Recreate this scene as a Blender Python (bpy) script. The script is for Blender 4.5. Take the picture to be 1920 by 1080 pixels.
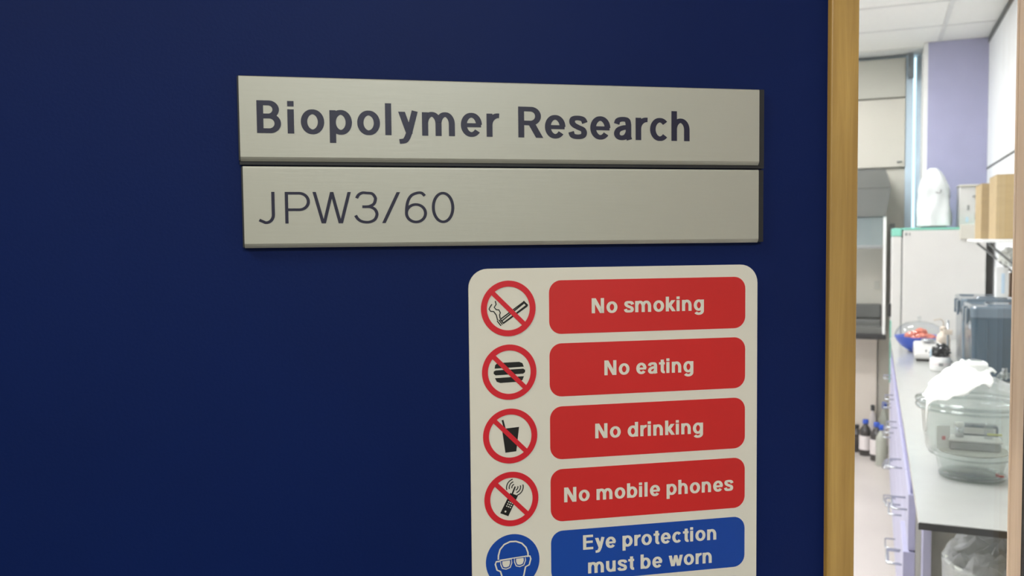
import bpy, bmesh, math, random, os
from mathutils import Vector, Matrix, noise

for o in list(bpy.data.objects):
    bpy.data.objects.remove(o)
S = bpy.context.scene
COL = S.collection
R = math.radians

# ------------------------------------------------------------------ camera
F = 1650.0
yaw, pitch, roll = 0.3909499, 0.0522574, -0.0103992
fw = Vector((-math.sin(yaw) * math.cos(pitch), math.cos(yaw) * math.cos(pitch), -math.sin(pitch)))
ri = fw.cross(Vector((0, 0, 1))).normalized()
up = ri.cross(fw)
c_, s_ = math.cos(roll), math.sin(roll)
ri2 = ri * c_ + up * s_
up2 = up * c_ - ri * s_
cd = bpy.data.cameras.new('camera')
cam = bpy.data.objects.new('camera', cd)
COL.objects.link(cam)
m4 = Matrix((ri2, up2, -fw)).transposed().to_4x4()
m4.translation = Vector((0, 0, 1.5))
cam.matrix_world = m4
cd.sensor_width = 36
cd.lens = F / 1920 * 36
cd.clip_start = 0.02
cd.dof.use_dof = True
cd.dof.focus_distance = 0.63
cd.dof.aperture_fstop = 15
S.camera = cam

# ------------------------------------------------------------------ world, light, exposure
w = bpy.data.worlds.new('sky')
S.world = w
w.use_nodes = True
w.node_tree.nodes['Background'].inputs[0].default_value = (0.62, 0.85, 1.0, 1)
w.node_tree.nodes['Background'].inputs[1].default_value = 2.2
S.view_settings.view_transform = 'Standard'
S.view_settings.look = 'None'
S.view_settings.gamma = 1
S.view_settings.use_curve_mapping = False
S.view_settings.exposure = 0.0
LAB_LAMP = 31.0          # strength of the added, unseen ceiling panels in the lab
HALL_WARM = 21.0         # corridor lamp behind the camera
HALL_COOL = 11.5

def area(name, loc, size, energy, color, rot=(0, 0, 0)):
    l = bpy.data.lights.new(name, 'AREA')
    l.shape = 'RECTANGLE'
    l.size, l.size_y = size
    l.energy = energy
    l.color = color
    o = bpy.data.objects.new(name, l)
    COL.objects.link(o)
    o.location = loc
    o.rotation_euler = rot
    return o

area('corridor_lamp', (-0.85, -0.55, 2.44), (0.55, 0.55), HALL_WARM, (1.0, 0.93, 0.74))
area('corridor_lamp', (1.0, -1.1, 2.44), (0.55, 0.55), HALL_COOL * 3, (0.88, 0.94, 1.0))

# ------------------------------------------------------------------ materials
def lin(c):
    return tuple(((v / 255) / 12.92 if v / 255 <= 0.04045 else ((v / 255 + 0.055) / 1.055) ** 2.4) for v in c) + (1,)

def mat(name, col, rough=0.5, metal=0.0, var=0.05, vscale=8, bump=0.0, bscale=60, stretch=(1, 1, 1), coat=0.0, spec=0.5, emit=None, alpha=1.0):
    m = bpy.data.materials.new(name)
    m.use_nodes = True
    nt = m.node_tree
    b = nt.nodes['Principled BSDF']
    b.inputs['Roughness'].default_value = rough
    b.inputs['Metallic'].default_value = metal
    b.inputs['Coat Weight'].default_value = coat
    b.inputs['Specular IOR Level'].default_value = spec
    tc = nt.nodes.new('ShaderNodeTexCoord')
    mp = nt.nodes.new('ShaderNodeMapping')
    mp.inputs['Scale'].default_value = stretch
    nt.links.new(tc.outputs['Object'], mp.inputs[0])
    n = nt.nodes.new('ShaderNodeTexNoise')
    n.inputs['Scale'].default_value = vscale
    n.inputs['Detail'].default_value = 4
    nt.links.new(mp.outputs[0], n.inputs['Vector'])
    cr = nt.nodes.new('ShaderNodeValToRGB')
    c = lin(col)
    cr.color_ramp.elements[0].position = 0.3
    cr.color_ramp.elements[1].position = 0.7
    cr.color_ramp.elements[0].color = tuple(x * (1 - var) for x in c[:3]) + (1,)
    cr.color_ramp.elements[1].color = tuple(min(1, x * (1 + var)) for x in c[:3]) + (1,)
    nt.links.new(n.outputs['Fac'], cr.inputs[0])
    nt.links.new(cr.outputs[0], b.inputs['Base Color'])
    if bump:
        n2 = nt.nodes.new('ShaderNodeTexNoise')
        n2.inputs['Scale'].default_value = bscale
        nt.links.new(mp.outputs[0], n2.inputs['Vector'])
        bp = nt.nodes.new('ShaderNodeBump')
        bp.inputs['Strength'].default_value = bump
        bp.inputs['Distance'].default_value = 0.002
        nt.links.new(n2.outputs['Fac'], bp.inputs['Height'])
        nt.links.new(bp.outputs[0], b.inputs['Normal'])
    if emit:
        b.inputs['Emission Color'].default_value = lin(emit[0])
        b.inputs['Emission Strength'].default_value = emit[1]
    return m

def glass(name, tint=(0.95, 0.98, 0.97), ior=1.5, rough=0.0, haze=0.0, hazecol=(0.85, 0.88, 0.88), bump=0.0):
    """single-walled clear sheet: transparent with fresnel reflection"""
    m = bpy.data.materials.new(name)
    m.use_nodes = True
    nt = m.node_tree
    nt.nodes.clear()
    out = nt.nodes.new('ShaderNodeOutputMaterial')
    tr = nt.nodes.new('ShaderNodeBsdfTransparent')
    tr.inputs[0].default_value = tint + (1,)
    gl = nt.nodes.new('ShaderNodeBsdfGlossy')
    gl.inputs['Roughness'].default_value = rough
    lw = nt.nodes.new('ShaderNodeLayerWeight')
    pw = nt.nodes.new('ShaderNodeMath')
    pw.operation = 'POWER'
    pw.inputs[1].default_value = 4.0
    nt.links.new(lw.outputs['Facing'], pw.inputs[0])
    mr = nt.nodes.new('ShaderNodeMapRange')
    f0 = ((ior - 1) / (ior + 1)) ** 2
    mr.inputs[3].default_value = f0
    mr.inputs[4].default_value = 0.9
    nt.links.new(pw.outputs[0], mr.inputs[0])
    mx = nt.nodes.new('ShaderNodeMixShader')
    nt.links.new(mr.outputs[0], mx.inputs[0])
    nt.links.new(tr.outputs[0], mx.inputs[1])
    nt.links.new(gl.outputs[0], mx.inputs[2])
    last = mx
    if haze:
        df = nt.nodes.new('ShaderNodeBsdfTranslucent')
        d2 = nt.nodes.new('ShaderNodeBsdfDiffuse')
        df.inputs[0].default_value = hazecol + (1,)
        d2.inputs[0].default_value = hazecol + (1,)
        ad = nt.nodes.new('ShaderNodeMixShader')
        nt.links.new(df.outputs[0], ad.inputs[1])
        nt.links.new(d2.outputs[0], ad.inputs[2])
        m2 = nt.nodes.new('ShaderNodeMixShader')
        m2.inputs[0].default_value = haze
        nt.links.new(mx.outputs[0], m2.inputs[1])
        nt.links.new(ad.outputs[0], m2.inputs[2])
        last = m2
    if bump:
        n2 = nt.nodes.new('ShaderNodeTexNoise')
        n2.inputs['Scale'].default_value = 25
        bp = nt.nodes.new('ShaderNodeBump')
        bp.inputs['Strength'].default_value = bump
        bp.inputs['Distance'].default_value = 0.01
        nt.links.new(n2.outputs['Fac'], bp.inputs['Height'])
        nt.links.new(bp.outputs[0], gl.inputs['Normal'])
        nt.links.new(bp.outputs[0], lw.inputs['Normal'])
    nt.links.new(last.outputs[0], out.inputs[0])
    return m

def wood(name, c0, c1, c2, rough=0.42):
    m = bpy.data.materials.new(name)
    m.use_nodes = True
    nt = m.node_tree
    b = nt.nodes['Principled BSDF']
    b.inputs['Roughness'].default_value = rough
    b.inputs['Coat Weight'].default_value = 0.25
    b.inputs['Coat Roughness'].default_value = 0.25
    tc = nt.nodes.new('ShaderNodeTexCoord')
    mp = nt.nodes.new('ShaderNodeMapping')
    mp.inputs['Scale'].default_value = (60, 60, 2.6)
    mp.inputs['Rotation'].default_value = (0, 0.025, 0)
    nt.links.new(tc.outputs['Object'], mp.inputs[0])
    n = nt.nodes.new('ShaderNodeTexNoise')
    n.inputs['Scale'].default_value = 1.6
    n.inputs['Detail'].default_value = 7
    n.inputs['Roughness'].default_value = 0.6
    n.inputs['Distortion'].default_value = 0.5
    nt.links.new(mp.outputs[0], n.inputs['Vector'])
    cr = nt.nodes.new('ShaderNodeValToRGB')
    e = cr.color_ramp.elements
    e[0].position, e[1].position = 0.28, 0.72
    e[0].color, e[1].color = lin(c0), lin(c2)
    x = e.new(0.5)
    x.color = lin(c1)
    nt.links.new(n.outputs['Fac'], cr.inputs[0])
    # slow figure
    mp2 = nt.nodes.new('ShaderNodeMapping')
    mp2.inputs['Scale'].default_value = (14, 14, 5)
    nt.links.new(tc.outputs['Object'], mp2.inputs[0])
    n3 = nt.nodes.new('ShaderNodeTexNoise')
    n3.inputs['Scale'].default_value = 1.3
    n3.inputs['Detail'].default_value = 2
    nt.links.new(mp2.outputs[0], n3.inputs['Vector'])
    mr = nt.nodes.new('ShaderNodeMapRange')
    mr.inputs[1].default_value, mr.inputs[2].default_value = 0.3, 0.7
    mr.inputs[3].default_value, mr.inputs[4].default_value = 0.84, 1.12
    nt.links.new(n3.outputs['Fac'], mr.inputs[0])
    vm = nt.nodes.new('ShaderNodeVectorMath')
    vm.operation = 'SCALE'
    nt.links.new(cr.outputs[0], vm.inputs[0])
    nt.links.new(mr.outputs[0], vm.inputs['Scale'])
    nt.links.new(vm.outputs[0], b.inputs['Base Color'])
    bp = nt.nodes.new('ShaderNodeBump')
    bp.inputs['Strength'].default_value = 0.12
    bp.inputs['Distance'].default_value = 0.001
    nt.links.new(n.outputs['Fac'], bp.inputs['Height'])
    nt.links.new(bp.outputs[0], b.inputs['Normal'])
    return m

def brushed(name, col):
    m = mat(name, col, rough=0.46, metal=0.45, var=0.02, vscale=3, bump=0.02, bscale=220, stretch=(0.25, 1, 3))
    return m

M = {}
M['blue'] = mat('blue_laminate', (5, 28, 84), rough=0.5, var=0.07, vscale=5, bump=0.05, bscale=500, spec=0.13)
M['wood'] = wood('light_hardwood', (164, 126, 62), (184, 146, 76), (202, 164, 92))
M['wood_in'] = wood('pale_hardwood', (204, 172, 146), (216, 186, 160), (228, 200, 174), rough=0.18)  # same hardwood, paler: glare of the lab light put into its colour
M['seal'] = mat('black_seal', (14, 12, 16), rough=0.7)
M['plate'] = brushed('satin_aluminium', (182, 181, 170))
M['navy_ink'] = mat('navy_ink', (17, 15, 50), rough=0.35, var=0.15)
M['dark_rail'] = mat('dark_rail', (26, 26, 28), rough=0.5)  # near-black, paints the shade behind and beside the name plates
M['sign_white'] = mat('sign_white', (226, 222, 210), rough=0.36, var=0.02, spec=0.5)
M['sign_red'] = mat('sign_red', (208, 36, 38), rough=0.36, var=0.04)
M['sign_blue'] = mat('sign_blue', (4, 68, 164), rough=0.36, var=0.04)
M['sign_black'] = mat('sign_black', (18, 18, 18), rough=0.4)
M['ring_red'] = mat('ring_red', (212, 28, 46), rough=0.36, var=0.04)
M['white'] = mat('white_paint', (232, 232, 228), rough=0.6, var=0.02)
M['wall_white'] = mat('wall_white', (226, 228, 228), rough=0.7, var=0.02, bump=0.05)
M['cream'] = mat('cream_melamine', (204, 200, 187), rough=0.5, var=0.02)
M['cream_dull'] = mat('cream_panel', (190, 189, 177), rough=0.5, var=0.03)
M['base_cream'] = mat('warm_cream', (244, 234, 221), rough=0.5, var=0.02)
M['purple'] = mat('lilac_paint', (163, 163, 192), rough=0.6, var=0.03)
M['lavender'] = mat('lavender_laminate', (180, 179, 206), rough=0.4, var=0.03)
M['lav_dark'] = mat('lavender_edge', (140, 140, 186), rough=0.5, var=0.03)
M['tile'] = mat('ceiling_tile', (240, 239, 234), rough=0.9, var=0.03, vscale=40, bump=0.3, bscale=120)
M['tee'] = mat('ceiling_tee', (222, 222, 218), rough=0.5)
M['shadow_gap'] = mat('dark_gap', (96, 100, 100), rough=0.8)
M['floor'] = mat('beige_vinyl', (204, 196, 189), rough=0.28, var=0.06, vscale=3)
M['grey_floor'] = mat('corridor_carpet', (70, 74, 84), rough=0.95, var=0.2, vscale=90, bump=0.5)
M['hall_wall'] = mat('corridor_paint', (178, 174, 160), rough=0.8)
M['worktop'] = mat('worktop_grey', (178, 179, 174), rough=0.18, var=0.03, vscale=20)
M['worktop_edge'] = mat('worktop_edge', (44, 46, 46), rough=0.5)
M['hood_grey'] = mat('hood_grey', (98, 99, 94), rough=0.45, var=0.03)
M['hood_dark'] = mat('hood_darkgrey', (97, 98, 94), rough=0.45, var=0.06)
M['black'] = mat('black_edge', (26, 26, 26), rough=0.5)
M['steel'] = mat('steel', (190, 194, 198), rough=0.25, metal=0.9)
M['freezer'] = mat('freezer_white', (214, 212, 207), rough=0.35, var=0.02)
M['teal'] = mat('pale_teal', (132, 204, 182), rough=0.4)
M['win_frame'] = mat('pale_blue_frame', (200, 220, 234), rough=0.4)
M['blind'] = mat('grey_blind', (112, 122, 128), rough=0.7)
M['cover'] = mat('white_cover', (222, 226, 224), rough=0.5, var=0.07, vscale=6, bump=0.3, bscale=20)
M['grey'] = mat('mid_grey', (140, 142, 140), rough=0.5)
M['cardboard'] = mat('cardboard', (176, 154, 114), rough=0.8, var=0.05, vscale=12, stretch=(1, 1, 6))
M['tape'] = mat('parcel_tape', (168, 132, 84), rough=0.35)
M['red'] = mat('red_knob', (206, 48, 56), rough=0.4)
M['dk_box'] = mat('slate_plastic', (54, 76, 90), rough=0.22, var=0.05, coat=0.4)
M['dk_lid'] = mat('slate_lid', (94, 109, 120), rough=0.2, var=0.05, coat=0.4)
M['bowl_blue'] = mat('blue_plastic', (36, 82, 196), rough=0.3)
M['pink'] = mat('salmon_lumps', (226, 130, 108), rough=0.6, var=0.25, vscale=40)
M['bot_brown'] = mat('amber_glass', (34, 26, 24), rough=0.12, coat=0.5)
M['label'] = mat('paper_label', (226, 218, 216), rough=0.7)
M['grey_glass'] = mat('grey_bottle', (176, 178, 166), rough=0.3)
M['cap_blue'] = mat('blue_cap', (40, 84, 190), rough=0.4)
M['cap_black'] = mat('black_cap', (36, 36, 38), rough=0.4)
M['cloth'] = mat('white_tissue', (244, 246, 240), rough=0.9, var=0.01)
M['bin'] = mat('bin_white', (226, 228, 218), rough=0.4)
M['brown'] = mat('brown_board', (134, 108, 92), rough=0.6)
M['beige_pl'] = mat('beige_plastic', (216, 202, 184), rough=0.4)
M['yellow'] = mat('yellow_tag', (214, 212, 110), rough=0.5)
M['dark_plastic'] = mat('black_film', (22, 24, 26), rough=0.15, coat=0.6)
M['pane'] = glass('window_glass', (0.97, 0.985, 0.98))
M['lab_glass'] = glass('laboratory_glass', (0.90, 0.925, 0.91), ior=1.75, rough=0.04, haze=0.05)
M['rim_glass'] = glass('thick_rim_glass', (0.62, 0.68, 0.66), ior=2.1, rough=0.05, haze=0.12)
M['lid_glass'] = glass('clear_lid', (0.93, 0.95, 0.95), ior=1.5, rough=0.03)
M['sash_glass'] = glass('sash_glass', (0.84, 0.9, 0.92), ior=1.5, haze=0.25, hazecol=(0.7, 0.78, 0.8))
M['bag'] = glass('clear_polythene', (0.86, 0.87, 0.88), ior=2.0, rough=0.10, haze=0.30, bump=0.9)
M['lamp'] = mat('lamp_diffuser', (250, 250, 246), rough=0.6, emit=((253, 251, 255), LAB_LAMP))

# ------------------------------------------------------------------ mesh helpers
def link(name, bm, m, parent=None, smooth=False, loc=None):
    me = bpy.data.meshes.new(name)
    bmesh.ops.recalc_face_normals(bm, faces=bm.faces)
    bm.to_mesh(me)
    bm.free()
    if smooth:
        for p in me.polygons:
            p.use_smooth = True
    o = bpy.data.objects.new(name, me)
    COL.objects.link(o)
    if isinstance(m, (list, tuple)):
        for k in m:
            me.materials.append(k)
    else:
        me.materials.append(m)
    if parent:
        o.parent = parent
    if loc:
        o.location = loc
    return o

def B():
    return bmesh.new()

def box(bm, x0, x1, y0, y1, z0, z1, bev=0.0, seg=2):
    vs = [bm.verts.new((x, y, z)) for x in (x0, x1) for y in (y0, y1) for z in (z0, z1)]
    fs = [(0, 1, 3, 2), (4, 6, 7, 5), (0, 4, 5, 1), (2, 3, 7, 6), (0, 2, 6, 4), (1, 5, 7, 3)]
    faces = [bm.faces.new([vs[i] for i in f]) for f in fs]
    if bev:
        es = list({e for f in faces for e in f.edges})
        bmesh.ops.bevel(bm, geom=es, offset=bev, segments=seg, affect='EDGES', profile=0.5)
    return bm

def lathe(bm, prof, c=(0, 0, 0), seg=32):
    rings = []
    for r, z in prof:
        if r < 1e-6:
            rings.append([bm.verts.new((c[0], c[1], c[2] + z))])
        else:
            rings.append([bm.verts.new((c[0] + r * math.cos(2 * math.pi * i / seg), c[1] + r * math.sin(2 * math.pi * i / seg), c[2] + z)) for i in range(seg)])
    for a, b in zip(rings, rings[1:]):
        for i in range(seg):
            j = (i + 1) % seg
            if len(a) == 1 and len(b) == 1:
                continue
            if len(a) == 1:
                bm.faces.new((a[0], b[i], b[j]))
            elif len(b) == 1:
                bm.faces.new((a[i], a[j], b[0]))
            else:
                bm.faces.new((a[i], a[j], b[j], b[i]))
    return bm

def tube(bm, pts, r, seg=8):
    pts = [Vector(p) for p in pts]
    prev = None
    for i, p in enumerate(pts):
        d = (pts[min(i + 1, len(pts) - 1)] - pts[max(i - 1, 0)]).normalized()
        a = d.cross(Vector((0, 0, 1)))
        if a.length < 1e-3:
            a = d.cross(Vector((0, 1, 0)))
        a.normalize()
        b = d.cross(a)
        ring = [bm.verts.new(p + a * r * math.cos(2 * math.pi * k / seg) + b * r * math.sin(2 * math.pi * k / seg)) for k in range(seg)]
        if prev:
            for k in range(seg):
                bm.faces.new((prev[k], prev[(k + 1) % seg], ring[(k + 1) % seg], ring[k]))
        else:
            bm.faces.new(ring)
        prev = ring
    bm.faces.new(prev)
    return bm

def prism_xz(bm, poly, y0, y1):
    a = [bm.verts.new((x, y0, z)) for x, z in poly]
    b = [bm.verts.new((x, y1, z)) for x, z in poly]
    bm.faces.new(a)
    bm.faces.new(b[::-1])
    n = len(poly)
    for i in range(n):
        j = (i + 1) % n
        bm.faces.new((a[i], a[j], b[j], b[i]))
    return bm

def root(name, label, cat, loc=(0, 0, 0), rz=0.0, group=None, kind=None):
    o = bpy.data.objects.new(name, None)
    COL.objects.link(o)
    o.location = loc
    o.rotation_euler = (0, 0, rz)
    tag(o, label, cat, group, kind)
    return o

def tag(o, label=None, cat=None, group=None, kind=None):
    if label:
        o['label'] = label
    if cat:
        o['category'] = cat
    if group:
        o['group'] = group
    if kind:
        o['kind'] = kind
    return o

def copy_tree(o, parent=None):
    c = o.copy()
    COL.objects.link(c)
    c.parent = parent
    for ch in [k for k in bpy.data.objects if k.parent == o]:
        copy_tree(ch, c)
    return c

def struct(name, bm, m, label=None, parent=None):
    o = link(name, bm, m, parent)
    if not parent:
        o['kind'] = 'structure'
        if label:
            o['label'] = label
    return o

# ------------------------------------------------------------------ room shell
WX = 0.65            # right wall of the lab
FY = 6.75            # far wall of the lab
CZ = 2.75            # lab ceiling
LX = -2.6            # left wall of the lab
struct('floor', box(B(), LX - .1, WX + .1, 0.24, FY + .12, -0.1, 0), M['floor'], 'beige vinyl lab floor')
struct('floor', box(B(), -1.9, 1.7, -1.9, 0.24, -0.1, 0), M['grey_floor'], 'corridor floor on the near side of the door')
struct('wall_left', box(B(), LX - .1, LX, 0.36, FY, 0, CZ), M['wall_white'], 'left wall of the lab')
# right wall: lower sheet and proud upper sheet, joint recessed between them
wr = struct('wall_right', box(B(), WX + .012, WX + .12, 0.36, FY + .12, 0, CZ), M['wall_white'], 'white panelled right wall of the lab')
struct('panel', box(B(), WX, WX + .012, 0.36, FY, 0, 1.925, .001, 1), M['wall_white'], parent=wr)
struct('panel', box(B(), WX, WX + .012, 0.36, FY, 1.94, 2.715, .001, 1), M['wall_white'], parent=wr)
struct('joint_strip', box(B(), WX + .006, WX + .0125, 0.36, FY, 1.924, 1.941), M['shadow_gap'], parent=wr)
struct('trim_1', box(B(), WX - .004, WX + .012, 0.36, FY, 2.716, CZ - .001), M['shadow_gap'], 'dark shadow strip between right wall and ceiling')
# far wall with a window opening X .20 - .283
fb = B()
box(fb, LX - .1, .20, FY, FY + .12, 0, CZ)
box(fb, .283, WX + .12, FY, FY + .12, 0, CZ)
box(fb, .20, .283, FY, FY + .12, 0, 0.95)
struct('wall_back', fb, M['wall_white'], 'far wall of the lab behind the cabinets')
# lilac pier with white edge
struct('wall_pier', box(B(), .306, WX - .001, 6.3, FY, 0, CZ - .002), M['purple'], 'lilac painted wall pier behind the freezer')
struct('trim_2', box(B(), .283, .306, 6.302, FY, 0, CZ - .002), M['white'], 'white edge strip down the lilac pier')
# window
wn = root('window_1', 'tall narrow window with pale blue frame beside the lilac pier', None, (0.24, FY, 0.95), kind='structure')
fr = B()
box(fr, -.040, -.006, -.03, .04, 0, CZ - .95)
box(fr, -.0515, -.008, -.058, -.0005 - .03, 0, CZ - .951)
link('window_frame', fr, M['win_frame'], wn)
fr = B()
box(fr, .016, .043, -.03, .04, 0, CZ - .95)
link('window_frame', fr, M['win_frame'], wn)
link('pane', box(B(), -.006, .016, .012, .018, 0, CZ - .95), M['pane'], wn)
link('blind_box', box(B(), -.040, -.005, -.12, -.059, 1.64, 1.795), M['blind'], wn)

# ceiling: tiles of 0.6 m in a tee grid
ce = struct('ceiling', box(B(), LX - .1, WX + .1, 0.36, FY + .12, CZ + .012, CZ + .1), M['wall_white'], 'suspended ceiling of square tiles')
tb = B()
box(tb, -.2885, .2885, -.2885, .2885, CZ + .001, CZ + .011, .002, 1)
first = None
lamps = {(-2, 2), (-2, 5), (-2, 8), (-4, 2), (-4, 5), (-4, 8)}  # ceiling panels out of view, added to brighten the lab and far wall
xs = [0.37 + .6 * i for i in range(-5, 2)]     # tee lines
ys = [0.36 + 5.79 - .6 * 9 + .6 * j for j in range(0, 11)]
for i in range(-5, 1):
    for j in range(0, 10):
        cx = 0.37 + .6 * i + .3
        cy = 0.75 + .6 * j
        if (i, j) in lamps or cx - .29 > WX - .02:
            continue
        x1 = min(cx + .2885, WX - .006)
        if first is None:
            first = link('tile', tb, M['tile'], ce)
            first.location = (cx, cy, 0)
        elif x1 < cx + .28:
            link('tile', box(B(), cx - .2885, x1, cy - .2885, cy + .2885, CZ + .001, CZ + .011, .002, 1), M['tile'], ce)
        else:
            t = first.copy()
            COL.objects.link(t)
            t.location = (cx, cy, 0)
tg = B()
for i in range(-5, 2):
    x = 0.37 + .6 * i
    if x < WX:
        box(tg, x - .0112, x + .0112, 0.36, FY, CZ - .003, CZ + .004)
for j in range(0, 11):
    y = 0.45 + .6 * j
    box(tg, LX, WX - .005, y - .0112, y + .0112, CZ - .0025, CZ + .0035)
link('grid', tg, M['tee'], ce)
for (i, j) in sorted(lamps):
    cx = 0.37 + .6 * i + .3
    cy = 0.75 + .6 * j
    pl = {-2: 'nearer the bench', -4: 'nearer the left wall'}[i]
    dp = {2: 'by the doorway', 5: 'mid room', 8: 'by the fume cupboard'}[j]
    lt = root('ceiling_light', 'square recessed ceiling light panel %s, %s' % (pl, dp), 'ceiling light', (cx, cy, CZ), group='recessed ceiling lights in the lab')
    f_ = B()
    for a in (-1, 1):
        box(f_, min(a * .288, a * .268), max(a * .288, a * .268), -.288, .288, -.002, .010)
        box(f_, -.268, .268, min(a * .288, a * .268), max(a * .288, a * .268), -.002, .010)
    link('frame', f_, M['white'], lt)
    link('diffuser', box(B(), -.268, .268, -.268, .268, .002, .010), M['lamp'], lt)

# front wall with the doorway, corridor walls
SW = 0.5970944
n_ = Vector((-math.sin(SW), math.cos(SW), 0))
u_ = Vector((math.cos(SW), math.sin(SW), 0))
P0 = n_ * 0.6
HX, HY = (P0 - u_ * 0.30).x, (P0 - u_ * 0.30).y        # hinge
JX = HX + 1.03
fb = B()
box(fb, LX - .1, HX - .035, .24, .36, 0, CZ)
box(fb, JX + .03, 1.7, .24, .36, 0, CZ)
box(fb, HX - .035, JX + .03, .24, .36, 2.14, CZ)
struct('wall_front', fb, M['hall_wall'], 'wall that holds the doorway')
fb = B()
box(fb, HX - .034, HX - .004, .22, .365, 0, 2.139)
box(fb, JX, JX + .029, .22, .365, 0, 2.139)
box(fb, HX - .004, JX, .22, .365, 2.11, 2.139)
struct('trim_3', fb, M['wood'], 'hardwood door frame around the doorway')
fb = B()
box(fb, -1.9, -1.8, -1.8, .24, 0, 2.5)
box(fb, 1.6, 1.7, -1.8, .24, 0, 2.5)
box(fb, -1.9, 1.7, -1.9, -1.8, 0, 2.5)
struct('wall_corridor', fb, M['hall_wall'], 'corridor walls behind the camera')
struct('ceiling', box(B(), -1.9, 1.7, -1.9, .24, 2.5, 2.6), M['white'], 'corridor ceiling')

# ------------------------------------------------------------------ door leaf, ajar
# local frame: x along the leaf, y away from the corridor, z height; face plane y = 0
D0 = 0.6
door = root('door_1', 'dark blue laminate door with a narrow glazed slot framed in hardwood', None, (P0.x, P0.y, 0), SW, kind='structure')
OX0, OX1, OZ0, OZ1 = 0.389, 0.5725, 0.95, 1.92
lf = B()
box(lf, -.30, OX0, 0, .044, .008, 2.10)
box(lf, OX1, .70, 0, .044, .008, 2.10)
box(lf, OX0, OX1, 0, .044, .008, OZ0)
box(lf, OX0, OX1, 0, .044, OZ1, 2.10)
bmesh.ops.remove_doubles(lf, verts=lf.verts, dist=1e-5)
link('door_leaf', lf, M['blue'], door)
link('lipping', box(B(), .7002, .708, 0, .044, .008, 2.10, .001, 1), M['wood'], door)
def bead(x0, x1, z0, z1, y0, y1, m='wood'):
    b = box(B(), x0, x1, y0, y1, z0, z1, .0012, 2)
    return link('glazing_bead', b, M[m], door)
# corridor side beads (proud 5 mm)
bead(.3672, .3902, OZ0 - .022, OZ1 + .022, -.005, .0242)
bead(OX1 - .001, OX1 + .0215, OZ0 - .022, OZ1 + .022, -.005, -.0002)
bead(.3906, OX1 - .0015, OZ0 - .022, OZ0 + .002, -.005, .0235)
bead(.3906, OX1 - .0015, OZ1 - .002, OZ1 + .022, -.005, .0235)
# rear reveal, seen through the glass
bead(OX1 - .0004, OX1 + .02, OZ0 - .02, OZ1 + .02, .0442, .0485, 'wood_in')
link('reveal_lining', box(B(), OX1 - .0008, OX1 - .0002, .0315, .0442, OZ0 + .002, OZ1 - .002), M['wood_in'], door)
link('reveal_lining', box(B(), OX1 - .0008, OX1 - .0002, .0002, .0235, OZ0 + .002, OZ1 - .002), M['wood'], door)
link('glazing_seal', box(B(), OX1 - .0012, OX1 - .0002, .0238, .0312, OZ0 + .002, OZ1 - .002), M['seal'], door)
link('glass_pane', box(B(), .3905, OX1 - .0014, .0262, .0294, OZ0 + .0025, OZ1 - .0025), M['pane'], door)
hd = B()
tube(hd, [(.655, 0, 1.02), (.655, -.045, 1.02), (.655, -.05, 1.03), (.655, -.05, 1.28), (.655, -.045, 1.29), (.655, 0, 1.29)], .0095, 12)

# ------------------------------------------------------------------ lettering helper
# a sans serif alphabet drawn from strokes; cap height 1, x height XH
def ell(cx, cy, rx, ry, a0, a1, n=20):
    return [(cx + rx * math.cos(R(a0 + (a1 - a0) * i / n)), cy + ry * math.sin(R(a0 + (a1 - a0) * i / n))) for i in range(n + 1)]

def cat(pts, n=7):
    out = []
    for i in range(len(pts) - 1):
        p0, p1, p2, p3 = pts[max(i - 1, 0)], pts[i], pts[i + 1], pts[min(i + 2, len(pts) - 1)]
        for k in range(n):
            t = k / n
            out.append(tuple(0.5 * (2 * p1[d] + (p2[d] - p0[d]) * t + (2 * p0[d] - 5 * p1[d] + 4 * p2[d] - p3[d]) * t * t + (3 * p1[d] - p0[d] - 3 * p2[d] + p3[d]) * t ** 3) for d in (0, 1)))
    return out + [pts[-1]]

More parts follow.
